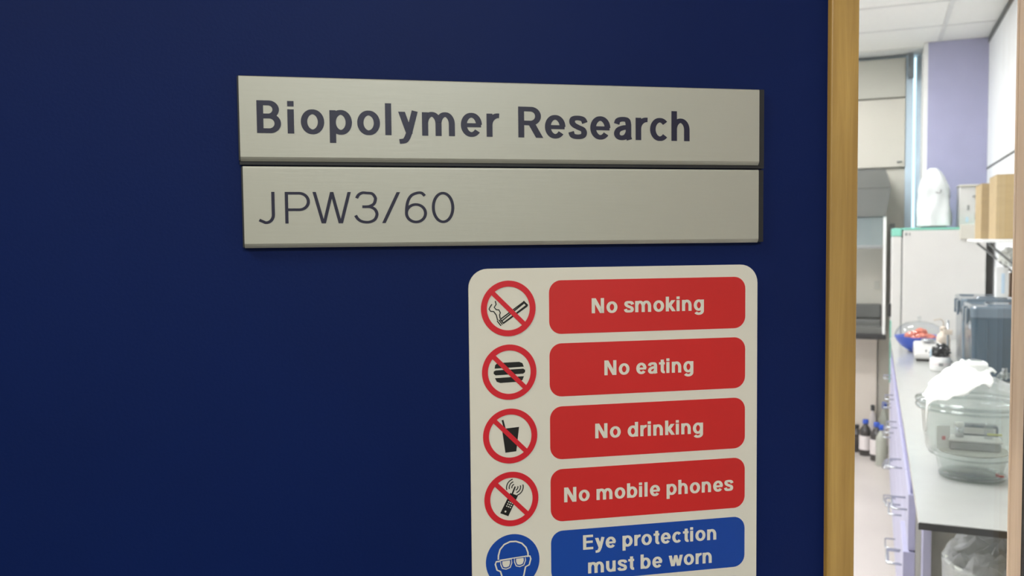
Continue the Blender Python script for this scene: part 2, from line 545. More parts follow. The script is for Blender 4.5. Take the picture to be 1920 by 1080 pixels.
def glyph(ch, w, t, XH):
    """returns strokes (('s', points) round-following | ('d', x0, y0, x1, y1, width) flat-cut diagonal | ('r', x0, x1, y0, y1)) and the advance"""
    h, q = w / 2, t / 2
    D = -.27
    OS = .012
    def arch(x0, x1, top):
        m = (x0 + x1) / 2
        return [(x0 + (x1 - x0) * .02, XH * .55)] + ell(m, top - .30, (x1 - x0) / 2, .30, 172, 0, 22) + [(x1, 0)]
    O = (.66 - w) / 2
    ry = (XH + 2 * OS - t) / 2
    if ch == ' ':
        return [], .30
    if ch == 'o':
        return [('s', ell(.33, XH / 2, O, ry, 0, 360, 44))], .66 + .09
    if ch == 'i':
        return [('r', 0, w, 0, XH), ('r', 0, w, 1 - w * .92, 1)], w + .13
    if ch == 'l':
        return [('r', 0, w, 0, 1)], w + .13
    if ch == 'n':
        return [('r', 0, w, 0, XH), ('s', arch(h, .60 - h, XH + OS - q))], .60 + .12
    if ch == 'h':
        return [('r', 0, w, 0, 1), ('s', arch(h, .60 - h, XH + OS - q))], .60 + .12
    if ch == 'm':
        return [('r', 0, w, 0, XH), ('s', arch(h, .5 - .01, XH + OS - q)), ('s', arch(.49, .98 - h, XH + OS - q))], .98 + .12
    if ch == 'u':
        return [('r', .60 - w, .60, 0, XH), ('s', [(.60 - x, XH - y) for x, y in arch(h, .60 - h, XH + OS - q)])], .60 + .12
    if ch == 'r':
        return [('r', 0, w, 0, XH), ('s', [(h, XH * .5)] + ell(h + .27, XH - .31 - q + OS, .27, .31, 170, 84, 14))], .40 + .04
    if ch in 'bdpqg':
        W2 = .64
        rx = (W2 - w) / 2
        el = ('s', ell(W2 / 2, XH / 2, rx, ry, 0, 360, 44))
        if ch == 'b':
            return [('r', 0, w, 0, 1), el], W2 + .09
        if ch == 'p':
            return [('r', 0, w, D, XH), el], W2 + .09
        if ch == 'd':
            return [('r', W2 - w, W2, 0, 1), el], W2 + .12
        return [el, ('r', W2 - w, W2, -.02, XH),
                ('s', [(W2 - h, 0)] + ell(.32, -.02, .32 - h, .27 - q, 0, -152, 22))], W2 + .12
    if ch == 'e':
        return [('s', ell(.32, XH / 2, (.64 - w) / 2, ry, 0, 322, 38)), ('r', h, .64 - h * .3, XH / 2 - q * .86 - .01, XH / 2 + q * .86 - .01)], .64 + .08
    if ch == 'c':
        return [('s', ell(.32, XH / 2, (.64 - w) / 2, ry, 42, 318, 34))], .61 + .06
    if ch == 's':
        r_ = XH / 2
        p = [(.50, XH * .70), (.44, XH * .86), (.28, XH + OS - q), (.13, XH * .87), (.10, XH * .72), (.16, XH * .60), (.29, XH * .50), (.43, XH * .41), (.475, XH * .27), (.43, XH * .13), (.28, q - OS), (.12, XH * .13), (.065, XH * .30)]
        return [('s', cat(p, 6))], .57 + .07
    if ch == 'a':
        p = [(.09, XH * .70), (.14, XH * .86), (.29, XH + OS - q), (.43, XH * .87), (.47, XH * .68)]
        return [('s', cat(p) + [(.47, XH * .14), (.50, 0)]),
                ('s', cat([(.47, XH * .56), (.30, XH * .535), (.15, XH * .44), (.095, XH * .27), (.145, XH * .13), (.26, q - OS), (.39, XH * .15), (.47, XH * .34)], 6))], .58 + .09
    if ch == 't':
        return [('s', [(.11 + h, .93), (.11 + h, .22)] + ell(.11 + h + .12, .22 - .0, .12, .22 - q + OS, 180, 262, 10) + [(.37, q - .005)]), ('r', 0, .37, XH - t * .95, XH)], .38 + .07
    if ch == 'k':
        return [('r', 0, w, 0, 1), ('d', w * .7, .27, .47, XH, w * 1.25), ('d', .24, .42, .50, 0, w * 1.18)], .60 + .05
    if ch == 'y':
        return [('d', .13 - .02, XH, .335, .06, w * 1.08), ('s', [(.50, XH + .03), (.33, .09), (.275, -.06)] + cat([(.275, -.06), (.20, -.165), (.04, -.27 + q)], 6)[1:])], .60 + .05
    if ch == 'v':
        return [('d', .11, XH, .30, 0, w * 1.05), ('d', .49, XH, .30, 0, w * 1.05)], .60 + .05
    if ch == 'w':
        a = w * 1.02
        return [('d', .10, XH, .255, 0, a), ('d', .455, XH, .285, 0, a * .95), ('d', .455, XH, .625, 0, a * .95), ('d', .81, XH, .655, 0, a)], .91 + .05
    if ch == 'N':
        return [('r', 0, w, 0, 1), ('r', .74 - w, .74, 0, 1), ('d', w * .62, 1, .74 - w * .62, 0, w * 1.22)], .74 + .13
    if ch == 'E':
        return [('r', 0, w, 0, 1), ('r', 0, .63, 0, t), ('r', 0, .60, .5 - q + .02, .5 + q + .02), ('r', 0, .62, 1 - t, 1)], .63 + .09
    if ch in 'PR':
        top, mid = 1 - q, (.41 if ch == 'P' else .43) + q * .6
        r_ = (top - mid) / 2
        xr = .71 - h if ch == 'P' else .70 - h
        st = [('r', 0, w, 0, 1), ('s', [(h, top), (xr - r_, top)] + ell(xr - r_ * 1.0, (top + mid) / 2, r_, r_, 90, -90, 24) + [(h, mid)])]
        if ch == 'R':
            st.append(('d', .40, mid, .70 - h * .5, 0, w * 1.22))
        return st, (.70 + .09 if ch == 'R' else .71 + .05)
    if ch == 'B':
        top, mid, bot = 1 - q, .525, q
        r1_, r2_ = (top - mid) / 2, (mid - bot) / 2
        return [('r', 0, w, 0, 1), ('s', [(h, top), (.62 - h - r1_, top)] + ell(.62 - h - r1_, (top + mid) / 2, r1_, r1_, 90, -90, 22) + [(h, mid)]),
                ('s', [(h, mid), (.67 - h - r2_, mid)] + ell(.67 - h - r2_, (bot + mid) / 2, r2_, r2_, 90, -90, 22) + [(h, bot)])], .67 + .12
    if ch == 'J':
        return [('s', [(.47 - h, 1), (.47 - h, .28)] + ell(.47 - h - .20, .28, .20, .28 - q + OS, 0, -100, 18) + [(.03, .115)])], .47 + .26
    if ch == 'W':
        a = w * 1.05
        return [('d', a / 2, 1, .29, 0, a), ('d', .55, 1, .32, 0, a), ('d', .55, 1, .78, 0, a), ('d', 1.10 - a / 2, 1, .81, 0, a)], 1.10 + .10
    if ch == '3':
        return [('s', cat([(.04, .80), (.10, .91), (.21, .975), (.33, 1 + OS - q), (.49, .95), (.575, .84), (.585, .75), (.54, .62), (.43, .55), (.33, .53), (.20, .53)], 5)),
                ('s', cat([(.30, .53), (.44, .52), (.57, .44), (.625, .29), (.57, .13), (.45, .05), (.32, q - OS), (.17, .06), (.065, .14), (.0, .25)], 5))], .67 + .10
    if ch == '/':
        return [('d', .03, 0, .47, 1, w * 1.15)], .50 + .13
    if ch == '6':
        return [('s', ell(.33, .315, .33 - h, .315 - q + OS, 0, 360, 40)), ('s', cat([(h, .33), (h + .01, .50), (.10, .72), (.20, .89), (.36, 1 + OS - q), (.50, .975), (.60, .88)], 6))], .66 + .12
    if ch == '0':
        return [('s', ell(.34, .5, .34 - h, .5 - q + OS, 0, 360, 48))], .68
    return [], .3

def lettering(body, parent, y, a, b, caph, m, w=.2, t=.165, XH=.74, track=0.0):
    """a, b = (x, z) of the left and right end of the base line on plane y"""
    faces, x = [], 0.0
    bm = B()
    k = 0
    def wid(d):
        return t + (w - t) * abs(d.y)
    quads = []
    for ch in body:
        st, adv = glyph(ch, w, t, XH)
        for s_t in st:
            k += 1
            dy = k * 1e-7
            if s_t[0] == 'r':
                _, xa, xb, za, zb = s_t
                quads.append([[(x + xa, za), (x + xb, za), (x + xb, zb), (x + xa, zb)], dy])
            elif s_t[0] == 'd':
                _, xa, za, xb, zb, ww = s_t
                quads.append([[(x + xa - ww / 2, za), (x + xa + ww / 2, za), (x + xb + ww / 2, zb), (x + xb - ww / 2, zb)], dy])
            else:
                pts = [Vector(p) for p in s_t[1]]
                pts = [p for i, p in enumerate(pts) if i == 0 or (p - pts[i - 1]).length > 1e-5]
                closed = (pts[0] - pts[-1]).length < 1e-4
                if closed:
                    pts = pts[:-1]
                n = len(pts)
                Ls, Rs = [], []
                for i, p in enumerate(pts):
                    if closed:
                        d = pts[(i + 1) % n] - pts[i - 1]
                    else:
                        d = pts[min(i + 1, n - 1)] - pts[max(i - 1, 0)]
                    d.normalize()
                    qq = Vector((-d.y, d.x)) * wid(d) / 2
                    Ls.append(p + qq)
                    Rs.append(p - qq)
                for i in range(n if closed else n - 1):
                    j = (i + 1) % n
                    quads.append([[(x + v.x, v.y) for v in (Ls[i], Ls[j], Rs[j], Rs[i])], dy])
        x += adv + track
    x0 = min(p[0] for q_, _ in quads for p in q_)
    x1 = max(p[0] for q_, _ in quads for p in q_)
    for q_, dy in quads:
        vs = []
        for px_, pz_ in q_:
            tt = (px_ - x0) / (x1 - x0)
            vs.append(bm.verts.new((a[0] + (b[0] - a[0]) * tt, y - dy, a[1] + (b[1] - a[1]) * tt + pz_ * caph)))
        bm.faces.new(vs)
    return link('lettering', bm, m, parent)

def sc(v, p):
    """coordinate measured on the door face, moved to a surface p metres proud of it"""
    return v * (1 - p / D0)

# ------------------------------------------------------------------ name plates (local z is height minus 1.5)
def name_plate(label, x0, x1, z0, z1, down=-.0004):
    rt = root('name_plate', label, 'sign', (P0.x, P0.y, 1.5), SW, group='name plates on the blue door')
    p = .0065
    link('rail', box(B(), sc(x0, .002) - .0003, sc(x1, .002) + .0026, -.0042, -.0002, sc(z0, .002) - down, sc(z1, .002) - .0004), M['dark_rail'], rt)  # dark backing; the upper one reaches down to paint shade between plates
    X0, X1, Z0, Z1 = sc(x0, p), sc(x1, p), sc(z0, p), sc(z1, p)
    b = B()
    # flat front with rolled top and bottom edges, extruded along x
    pr = [(-.0042, Z0 + .0006), (-.0048, Z0), (-.0052, Z0 + .0004), (-.0060, Z0 + .0015), (-p, Z0 + .0027),
          (-p, Z1 - .0012), (-.0063, Z1 - .0004), (-.0056, Z1), (-.0042, Z1)]
    l = [b.verts.new((X0, y, z)) for y, z in pr]
    r = [b.verts.new((X1, y, z)) for y, z in pr]
    for i in range(len(pr)):
        j = (i + 1) % len(pr)
        b.faces.new((l[i], r[i], r[j], l[j]))
    b.faces.new(l)
    b.faces.new(r[::-1])
    link('plate', b, M['plate'], rt)
    for (xa, xb) in ((X0 - .0011, X0 - .0001), (X1 + .0001, X1 + .0013)):
        link('end_cap', box(B(), xa, xb, -.0055, -.0003, Z0 + .0004, Z1 - .0004), M['dark_rail'], rt)  # dark caps added where contact shadow falls at the plate ends
    return rt, p + .00015

r1, py = name_plate('satin aluminium name plate reading Biopolymer Research, upper of the two', -.0541, .3122, .0545, .1096, .0026)
lettering('Biopolymer', r1, -py, (sc(-.0433, py), sc(.0727, py)), (sc(.1178, py), sc(.0724, py)), sc(.0212, py), M['navy_ink'], .182, .15, .745, .06)
lettering('Research', r1, -py, (sc(.1311, py), sc(.0723, py)), (sc(.2576, py), sc(.0713, py)), sc(.0212, py), M['navy_ink'], .182, .15, .745, .03)
r2, py = name_plate('satin aluminium name plate reading JPW3/60, lower of the two', -.0529, .3119, -.0022, .0512)
lettering('JPW3/60', r2, -py, (sc(-.0437, py), sc(.0137, py)), (sc(.0857, py), sc(.0136, py)), sc(.0208, py), M['navy_ink'], .092, .085, .74, .025)

# ------------------------------------------------------------------ safety sign
sg = root('safety_sign', 'white safety sign with red and blue panels and pictograms below the name plates', 'sign', (P0.x, P0.y, 1.5), SW)
SP = .0018
def rrect(x0, x1, z0, z1, r, n=8):
    pts = []
    for cx, cz, a0 in ((x1 - r, z1 - r, 0), (x0 + r, z1 - r, 90), (x0 + r, z0 + r, 180), (x1 - r, z0 + r, 270)):
        for k in range(n + 1):
            a = R(a0 + 90 * k / n)
            pts.append((cx + r * math.cos(a), cz + r * math.sin(a)))
    return pts
def flat(bm, poly, y):
    bm.faces.new([bm.verts.new((x, y, z)) for x, z in poly])
    return bm
def stroke(bm, pts, wd, y, closed=False):
    pts = [Vector((p[0], p[1])) for p in pts]
    n = len(pts)
    L, Rr = [], []
    for i, p in enumerate(pts):
        if closed:
            d = pts[(i + 1) % n] - pts[(i - 1) % n]
        else:
            d = pts[min(i + 1, n - 1)] - pts[max(i - 1, 0)]
        d.normalize()
        q = Vector((-d.y, d.x)) * wd / 2
        L.append(bm.verts.new((p.x + q.x, y, p.y + q.y)))
        Rr.append(bm.verts.new((p.x - q.x, y, p.y - q.y)))
    for i in range(n if closed else n - 1):
        j = (i + 1) % n
        bm.faces.new((L[i], L[j], Rr[j], Rr[i]))
    return bm
s_bot = -.3235
link('board', prism_xz(B(), rrect(sc(.0948, SP), sc(.3112, SP), s_bot, sc(-.0184, SP), .0135), -SP, -.0002), M['sign_white'], sg)
boxz = [(-.0273, -.0653), (-.0720, -.1099), (-.1170, -.1550), (-.1621, -.1999), (-.2067, -.2447), (-.2517, -.2897)]
texts = [[('No smoking', .1832, -.0513, .2687, -.0515)], [('No eating', .1924, -.0961, .2605, -.0965)],
         [('No drinking', .1853, -.1414, .2681, -.1423)], [('No mobile phones', .1619, -.1863, .2924, -.1866)],
         [('Eye protection', .1757, -.2220, .2787, -.2227), ('must be worn', .1794, -.2397, .2751, -.2400)], []]
yb = -(SP + .00012)
for k, (zt, zb) in enumerate(boxz):
    red = k < 4
    q = SP
    pn = link('text_panel', prism_xz(B(), rrect(sc(.1520, q), sc(.3015, q), sc(zb, q), sc(zt, q), .0088), yb, -SP + .0001), M['sign_red'] if red else M['sign_blue'], sg)
    pn['label'] = {0: 'red panel reading No smoking', 1: 'red panel reading No eating', 2: 'red panel reading No drinking', 3: 'red panel reading No mobile phones', 4: 'blue panel reading Eye protection must be worn', 5: 'blue panel at the bottom, cut by the frame'}[k]
    for (tx, xa, za, xb, zb2) in texts[k]:
        lettering(tx, pn, yb - .00012, (sc(xa, q), sc(za, q)), (sc(xb, q), sc(zb2, q)), .01065, M['sign_white'], .198, .165, .755, .015)

# pictograms: drawn in units of the ring's radius, x right, z up
RR = .01935
rings = [(.1227, -.0463), (.1229, -.0910), (.1231, -.1362), (.1235, -.1811), (.1240, -.2258), (.1244, -.2710)]
def arc(cx, cz, r, a0, a1, n=24, rx=1.0):
    return [(cx + r * rx * math.cos(R(a0 + (a1 - a0) * i / n)), cz + r * math.sin(R(a0 + (a1 - a0) * i / n))) for i in range(n + 1)]
def P(px, py_, c, rad):
    """pictogram drawing grid to ring units"""
    return ((px - c[0]) / rad, -(py_ - c[1]) / rad)
for k, (cx, cz) in enumerate(rings):
    cx, cz = sc(cx, SP), sc(cz, SP)
    tr = lambda pts: [(cx + x * RR, cz + z * RR) for x, z in pts]
    if k < 4:
        b = B()
        stroke(b, tr(arc(0, 0, .895, 0, 360 - 6, 59)), .0042, yb - .00024, True)
        rg = None
        sy = B()
        y1 = yb
        if k == 0:
            c, rad = (320, 341), 197
            q = lambda a, b_: P(a, b_, c, rad)
            stroke(sy, tr([q(270, 428), q(272, 428), q(436, 303), q(449, 324), q(285, 442)]), 9 / rad * RR, y1)
            stroke(sy, tr([q(262, 416), q(432, 297)]), 9 / rad * RR, y1 - .00001)
            stroke(sy, tr([q(282, 446), q(458, 326)]), 9 / rad * RR, y1 - .00002)
            stroke(sy, tr([q(260, 416), q(286, 448)]), 9 / rad * RR, y1 - .00003)
            stroke(sy, tr([q(428, 293), q(460, 325)]), 14 / rad * RR, y1 - .00001)
            stroke(sy, tr([q(250, 420), q(276, 454)]), 8 / rad * RR, y1)
            stroke(sy, tr([q(238, 427), q(266, 463)]), 8 / rad * RR, y1)
            stroke(sy, tr([q(242, 424), q(236, 400), q(232, 385), q(214, 360), q(192, 358), q(181, 342), q(190, 325), q(202, 308)]), 8 / rad * RR, y1)
            stroke(sy, tr([q(260, 412), q(256, 385), q(262, 370), q(252, 350), q(232, 347), q(218, 330), q(232, 310), q(226, 286)]), 8 / rad * RR, y1)
            nm = 'black cigarette with smoke'
        elif k == 1:
            c, rad = (328, 801), 197
            q = lambda a, b_: P(a, b_, c, rad)
            flat(sy, tr([q(222, 772), q(226, 748), q(240, 735), q(265, 732), q(400, 730), q(424, 740), q(434, 766)]), y1)
            flat(sy, tr([q(228, 820), q(214, 808), q(216, 792), q(230, 785), q(430, 780), q(444, 790), q(442, 806), q(428, 816)]), y1)
            flat(sy, tr([q(224, 840), q(434, 834), q(424, 860), q(404, 872), q(262, 876), q(236, 866)]), y1)
            nm = 'black burger'
        elif k == 2:
            c, rad = (275, 246), 161
            q = lambda a, b_: P(a, b_, c, rad)
            flat(sy, tr([q(226, 202), q(328, 195), q(310, 338), q(245, 343)]), y1)
            stroke(sy, tr([q(230, 150), q(243, 203)]), 11 / rad * RR, y1 - .00001)
            nm = 'black drinking cup with straw'
        else:
            c, rad = (283, 620), 161
            q = lambda a, b_: P(a, b_, c, rad)
            flat(sy, tr([q(276, 584), q(322, 603), q(263, 721), q(215, 700)]), y1)
            stroke(sy, tr([q(284, 600), q(306, 548)]), 9 / rad * RR, y1 - .00001)
            for rr_ in (18, 34, 50):
                ctr = q(304, 552)
                stroke(sy, tr([(ctr[0] + x, ctr[1] + z) for x, z in arc(0, 0, rr_ / rad, 105, 195, 10)]), 6 / rad * RR, y1)
                stroke(sy, tr([(ctr[0] + x, ctr[1] + z) for x, z in arc(0, 0, rr_ / rad, -75, 15, 10)]), 6 / rad * RR, y1)
            nm = 'black mobile phone with signal waves'
        so = link('pictogram', sy, M['sign_black'], sg)
        so['label'] = nm
        if k == 3:
            kp = B()
            for a in range(3):
                for d in range(3):
                    x, y_ = 266 + a * 11 - d * 6, 636 + a * 5 + d * 12
                    flat(kp, tr([q(x - 3.5, y_ - 3.5), q(x + 3.5, y_ - 3.5), q(x + 3.5, y_ + 3.5), q(x - 3.5, y_ + 3.5)]), y1 - .00008)
            flat(kp, tr([q(246 + 6 * math.cos(t), 692 + 6 * math.sin(t)) for t in [i * math.pi / 4 for i in range(8)]]), y1 - .00008)
            link('keypad', kp, M['sign_white'], so)
        stroke(b, tr([(-.63, .63), (.63, -.63)]), .0033, yb - .00028)
        link('prohibition_ring', b, M['ring_red'], sg)
    else:
        d = link('mandatory_disc', flat(B(), tr(arc(0, 0, 1.0, 0, 354, 59)), yb), M['sign_blue'], sg)
        if k == 4:
            c, rad = (290.5, 990), 160
            q = lambda a, b_: P(a, b_, c, rad)
            hdm = B()
            y1 = yb - .00012
            W = 9 / rad * RR
            head = [q(204, 975), q(205, 950), q(215, 915), q(240, 887), q(275, 873), q(310, 874), q(345, 888), q(370, 915), q(381, 945), q(382, 970)]
            stroke(hdm, tr(head), W, y1)
            stroke(hdm, tr([q(214, 985), q(192, 985), q(186, 1000), q(196, 1035), q(216, 1045), q(228, 1085), q(250, 1120), q(290, 1138), q(330, 1120), q(355, 1080), q(366, 1030), q(388, 1020), q(398, 985), q(393, 968), q(372, 968)]), W, y1 - .00001)
            stroke(hdm, tr([q(212, 978), q(372, 966)]), 6 / rad * RR, y1 - .00002)
            for gx, gy in ((250, 1000), (332, 992)):
                pts = [q(gx + dx, gy + dy) for dx, dy in ((-32, -20), (32, -24), (34, 0), (24, 26), (0, 34), (-22, 28), (-32, 4))]
                stroke(hdm, tr(pts), 6 / rad * RR, y1 - .00003, True)
                flat(hdm, tr([q(gx + dx * .7, gy + dy * .7) for dx, dy in ((-32, -20), (32, -24), (34, 0), (24, 26), (0, 34), (-22, 28), (-32, 4))]), y1 - .00004)
            o = link('pictogram', hdm, M['sign_white'], d)
            o['label'] = 'white outline head wearing goggles'

# door pull on the free edge, outside the photograph's frame
link('pull_handle', hd, M['steel'], door, True)

# ------------------------------------------------------------------ bench with drawer cabinets
wt = root('worktop', 'long pale grey bench worktop along the right wall', 'worktop', (.37, 3.9, .884))
link('top', box(B(), .092 - .37, WX - .001 - .37, 2.02 - 3.9, 5.775 - 3.9, .0005, .016, .002, 2), [M['worktop']], wt)
link('edge_band', box(B(), .0915 - .37, WX - .001 - .37, 2.018 - 3.9, 2.0198 - 3.9, 0, .0145), M['worktop_edge'], wt)
CY = 2.66
units = [(CY, .30)] + [(CY + .302 + i * .69, .686) for i in range(4)]
lab_u = ['narrow lavender drawer unit nearest the door', 'lavender drawer unit second from the near end of bench', 'lavender drawer unit under the middle of the bench',
         'lavender drawer unit second from the freezer', 'lavender drawer unit next to the freezer']
for ui, (y0, wd) in enumerate(units):
    rt = root('drawer_unit', lab_u[ui], 'cabinet', (.37, y0, 0), group='drawer units under the bench')
    cb = B()
    box(cb, .114 - .37, WX - .005 - .37, .001, wd - .001, .10, .8825)
    link('carcass', cb, M['cream_dull'], rt)
    link('plinth', box(B(), .15 - .37, WX - .005 - .37, .001, wd - .001, 0.0005, .0995), M['grey'], rt)
    zs = [(.626, .783), (.462, .620), (.290, .456), (.108, .284)]
    link('top_rail', box(B(), .100 - .37, .1138 - .37, .001, wd - .001, .79, .8825), M['lav_dark'], rt)
    for di, (za, zb) in enumerate(zs):
        xo = -.012 if (ui == 0 and di == 1) else 0
        dr_ = link('drawer', box(B(), .0945 - .37 + xo, .1135 - .37 + (xo if xo == 0 else 0), .003, wd - .003, za, zb, .0015, 2), M['lavender'], rt)
        hy = wd / 2
        hb = B()
        zc = (za + zb) / 2 + .012
        fx = .0945 - .37 + xo
        tube(hb, [(fx - .0002, hy - .064, zc), (fx - .034, hy - .064, zc), (fx - .040, hy - .058, zc), (fx - .040, hy + .058, zc), (fx - .034, hy + .064, zc), (fx - .0002, hy + .064, zc)], .0031, 8)
        link('handle', hb, M['steel'], dr_, True)
ep = root('end_panel', 'lavender upright panel under the near end of the bench', 'panel', (.1385, 2.60, 0))
link('panel', box(B(), -.0105, .0105, -.03, .058, 0.0005, .8825, .001, 1), M['lavender'], ep)
link('foot', box(B(), -.012, .012, -.032, .0585, 0.0002, .02), M['grey'], ep)
bp = tag(link('back_panel', box(B(), .152, WX - .004, 2.635, 2.656, .0005, .8825, .001, 1), M['cream_dull']), 'plain grey board closing the knee space under the bench', 'panel')

# ------------------------------------------------------------------ far cabinets and fume cupboard
def wall_cupboard(name, label, x0, x1, z0, z1, knob=False, m='cream'):
    rt = root(name, label, 'cupboard', ((x0 + x1) / 2, 6.70, z0), group='wall cupboards over the fume cupboard')
    hw, h = (x1 - x0) / 2, z1 - z0
    link('body', box(B(), -hw, hw, 0.0, .049, 0, h), M[m], rt)
    d = link('door', box(B(), -hw + .0015, hw - .0015, -.019, -.0005, .002, h - .002, .0015, 1), M[m], rt)
    if knob:
        kb = B()
        tube(kb, [(hw - .05, -.03, .035), (hw - .018, -.03, .035)], .005, 8)
        tube(kb, [(hw - .034, -.0195, .035), (hw - .034, -.03, .035)], .004, 8)
        link('handle', kb, M['grey'], d, True)
    return rt
for (xa, xb, wd) in ((-.42, .187, 'right'), (-1.03, -.423, 'left')):
    wall_cupboard('wall_cupboard', 'cream wall cupboard with small grey handle, %s one above the fume cupboard' % wd, xa, xb, 1.99, 2.462, True)
    wall_cupboard('wall_cupboard', 'cream top cupboard just under the ceiling, %s one' % wd, xa, xb, 2.469, 2.738, False, 'cream_dull')
tag(link('wall_panel', box(B(), .03, .192, 6.715, 6.749, 0.0, 1.985), M['cream']), 'cream upright panel right of the fume cupboard', 'panel')
fc = root('fume_cupboard', 'grey and cream fume cupboard with glass sash on the far wall', 'fume cupboard', (-.5, 6.5, 0))
X0 = -.62
def lx(v):
    return v + .5
link('canopy', prism_xz(B(), [(lx(-1.2), 1.829), (lx(-1.2), 1.952), (lx(.062), 1.952), (lx(.096), 1.829)], -.2, .213), M['hood_grey'], fc)
link('canopy_front', prism_xz(B(), [(lx(-1.2), 1.645), (lx(-1.2), 1.827), (lx(.096), 1.827), (lx(.066), 1.645)], -.2, .213), M['hood_dark'], fc)
link('back_liner', box(B(), lx(-1.2), lx(.05), .18, .2, .87, 1.643), M['cream'], fc)
link('side_post', box(B(), lx(.052), lx(.070), -.19, .2, .862, 1.643), M['white'], fc)
link('side_post', box(B(), lx(-1.2), lx(-1.18), -.19, .18, .862, 1.643), M['white'], fc)
sh = link('sash', box(B(), lx(-1.178), lx(.05), -.19, -.184, 1.452, 1.642), M['sash_glass'], fc)
link('sash_bar', box(B(), lx(-1.178), lx(.05), -.196, -.18, 1.432, 1.451, .003, 2), M['grey'], sh)
link('work_surface', box(B(), lx(-1.2), lx(.075), -.2, .2, .828, .861, .003, 1), M['black'], fc)
link('sill', prism_xz(B(), [(lx(-1.175), .863), (lx(.048), .863), (lx(.048), .905), (lx(-1.175), .905)], -.17, -.05), M['hood_grey'], fc)
db = B()
box(db, lx(-1.175), lx(.045), .02, .14, .863, .94, .01, 2)
box(db, lx(-1.175), lx(.045), .10, .178, .94, 1.04, .012, 2)
link('service_panel', db, M['hood_dark'], fc)
bc = root('base_cupboard', 'low cream cupboard front under the fume cupboard behind the floor bottles', 'cupboard', (-.5, 6.72, 0))
for ux in (-1.2, -.588):
    link('door', box(B(), lx(ux), lx(ux + .61), -.03, -.012, .08, .826, .0015, 1), M['base_cream'], bc)
link('body', box(B(), lx(-1.2), lx(.024), -.0118, .028, .0005, .826), M['base_cream'], bc)
link('outlet_plate', box(B(), lx(-.0), lx(.035), .174, .179, 1.14, 1.2, .002, 1), M['cream_dull'], fc)
dk = tag(link('cable_duct', box(B(), .098, .130, 6.69, 6.713, 1.0, 1.60, .003, 1), M['grey']), 'grey vertical duct on the far wall beside the fume cupboard', 'duct')

# ------------------------------------------------------------------ floor bottles
def bottle(label, x, y, cap, body='bot_brown', lab=True, h=.25, r=.041):
    rt = root('reagent_bottle', label, 'bottle', (x, y, 0.0005), random.uniform(0, 6), group='reagent bottles on the floor')
    link('body', lathe(B(), [(0, 0), (r * .94, 0), (r, .006), (r, h * .62), (r * .93, h * .70), (r * .62, h * .79), (r * .36, h * .84), (r * .34, h * .88), (0, h * .88)], seg=20), M[body], rt, True)
    if lab:
        link('label', lathe(B(), [(r + .0006, h * .17), (r + .0006, h * .56)], seg=20), M['label'], rt, True)
    link('cap', lathe(B(), [(0, h * .882), (r * .46, h * .882), (r * .48, h * .89), (r * .48, h * .99), (r * .42, h), (0, h)], seg=16), M[cap], rt, True)
    return rt
random.seed(3)
bottle('brown reagent bottle with white label and blue cap, leftmost of the blue-capped ones', -.045, 6.50, 'cap_blue')
bottle('brown labelled bottle with blue cap standing furthest forward', .026, 6.37, 'cap_blue', h=.26)
gb = bottle('grey-white plastic bottle with blue cap against the freezer corner', .053, 6.235, 'cap_blue', 'grey_glass', False, .27, .033)
bottle('tall bottle with blue cap at the back, beside the freezer', .075, 6.60, 'cap_blue', 'grey_glass', True, .36, .036)
bottle('bottle with black cap and white label in the back row', .00, 6.625, 'cap_black', 'label', False, .33, .030)
bottle('dark bottle without label in the back row at far left', -.105, 6.60, 'cap_black', 'bot_brown', False, .19, .043)

# ------------------------------------------------------------------ freezer
fz = root('freezer', 'tall white upright freezer with pale teal top trim at the end of the bench', 'freezer', (.35, 6.04, 0))
def fxl(v):
    return v - .35
def fyl(v):
    return v - 6.04
link('body', box(B(), fxl(.157), fxl(.602), fyl(5.802), fyl(6.285), .03, 1.545, .006, 2), M['freezer'], fz)
dd = link('door', box(B(), fxl(.098), fxl(.150), fyl(5.802), fyl(6.285), .04, 1.508, .006, 2), M['freezer'], fz)
link('handle', box(B(), fxl(.078), fxl(.0975), fyl(5.83), fyl(5.85), 1.02, 1.10, .003, 1), M['black'], dd)
link('door_trim', box(B(), fxl(.090), fxl(.0975), fyl(5.802), fyl(5.815), .62, 1.00, .001, 1), M['teal'], dd)
link('door_gasket', box(B(), fxl(.1502), fxl(.1568), fyl(5.812), fyl(6.275), .05, 1.50), M['grey'], fz)
link('corner_trim', box(B(), fxl(.098), fxl(.150), fyl(5.802), fyl(6.285), 1.510, 1.558, .003, 1), M['teal'], fz)
link('top_trim', box(B(), fxl(.152), fxl(.602), fyl(5.802), fyl(6.285), 1.546, 1.560, .002, 1), M['teal'], fz)
link('control_panel', box(B(), fxl(.462), fxl(.60), fyl(5.785), fyl(5.8018), 1.488, 1.575, .003, 1), M['cream'], fz)
mk = B()
box(mk, fxl(.168), fxl(.182), fyl(5.8002), fyl(5.8018), 1.513, 1.530)
box(mk, fxl(.190), fxl(.198), fyl(5.8002), fyl(5.8018), 1.513, 1.530)
link('marking', mk, M['grey'], fz)
for ax in (.17, .57):
    for ay in (5.86, 6.24):
        link('foot', lathe(B(), [(0, 0.0005), (.02, 0.0005), (.02, .0295), (0, .0295)], (fxl(ax), fyl(ay), 0), 12), M['black'], fz)

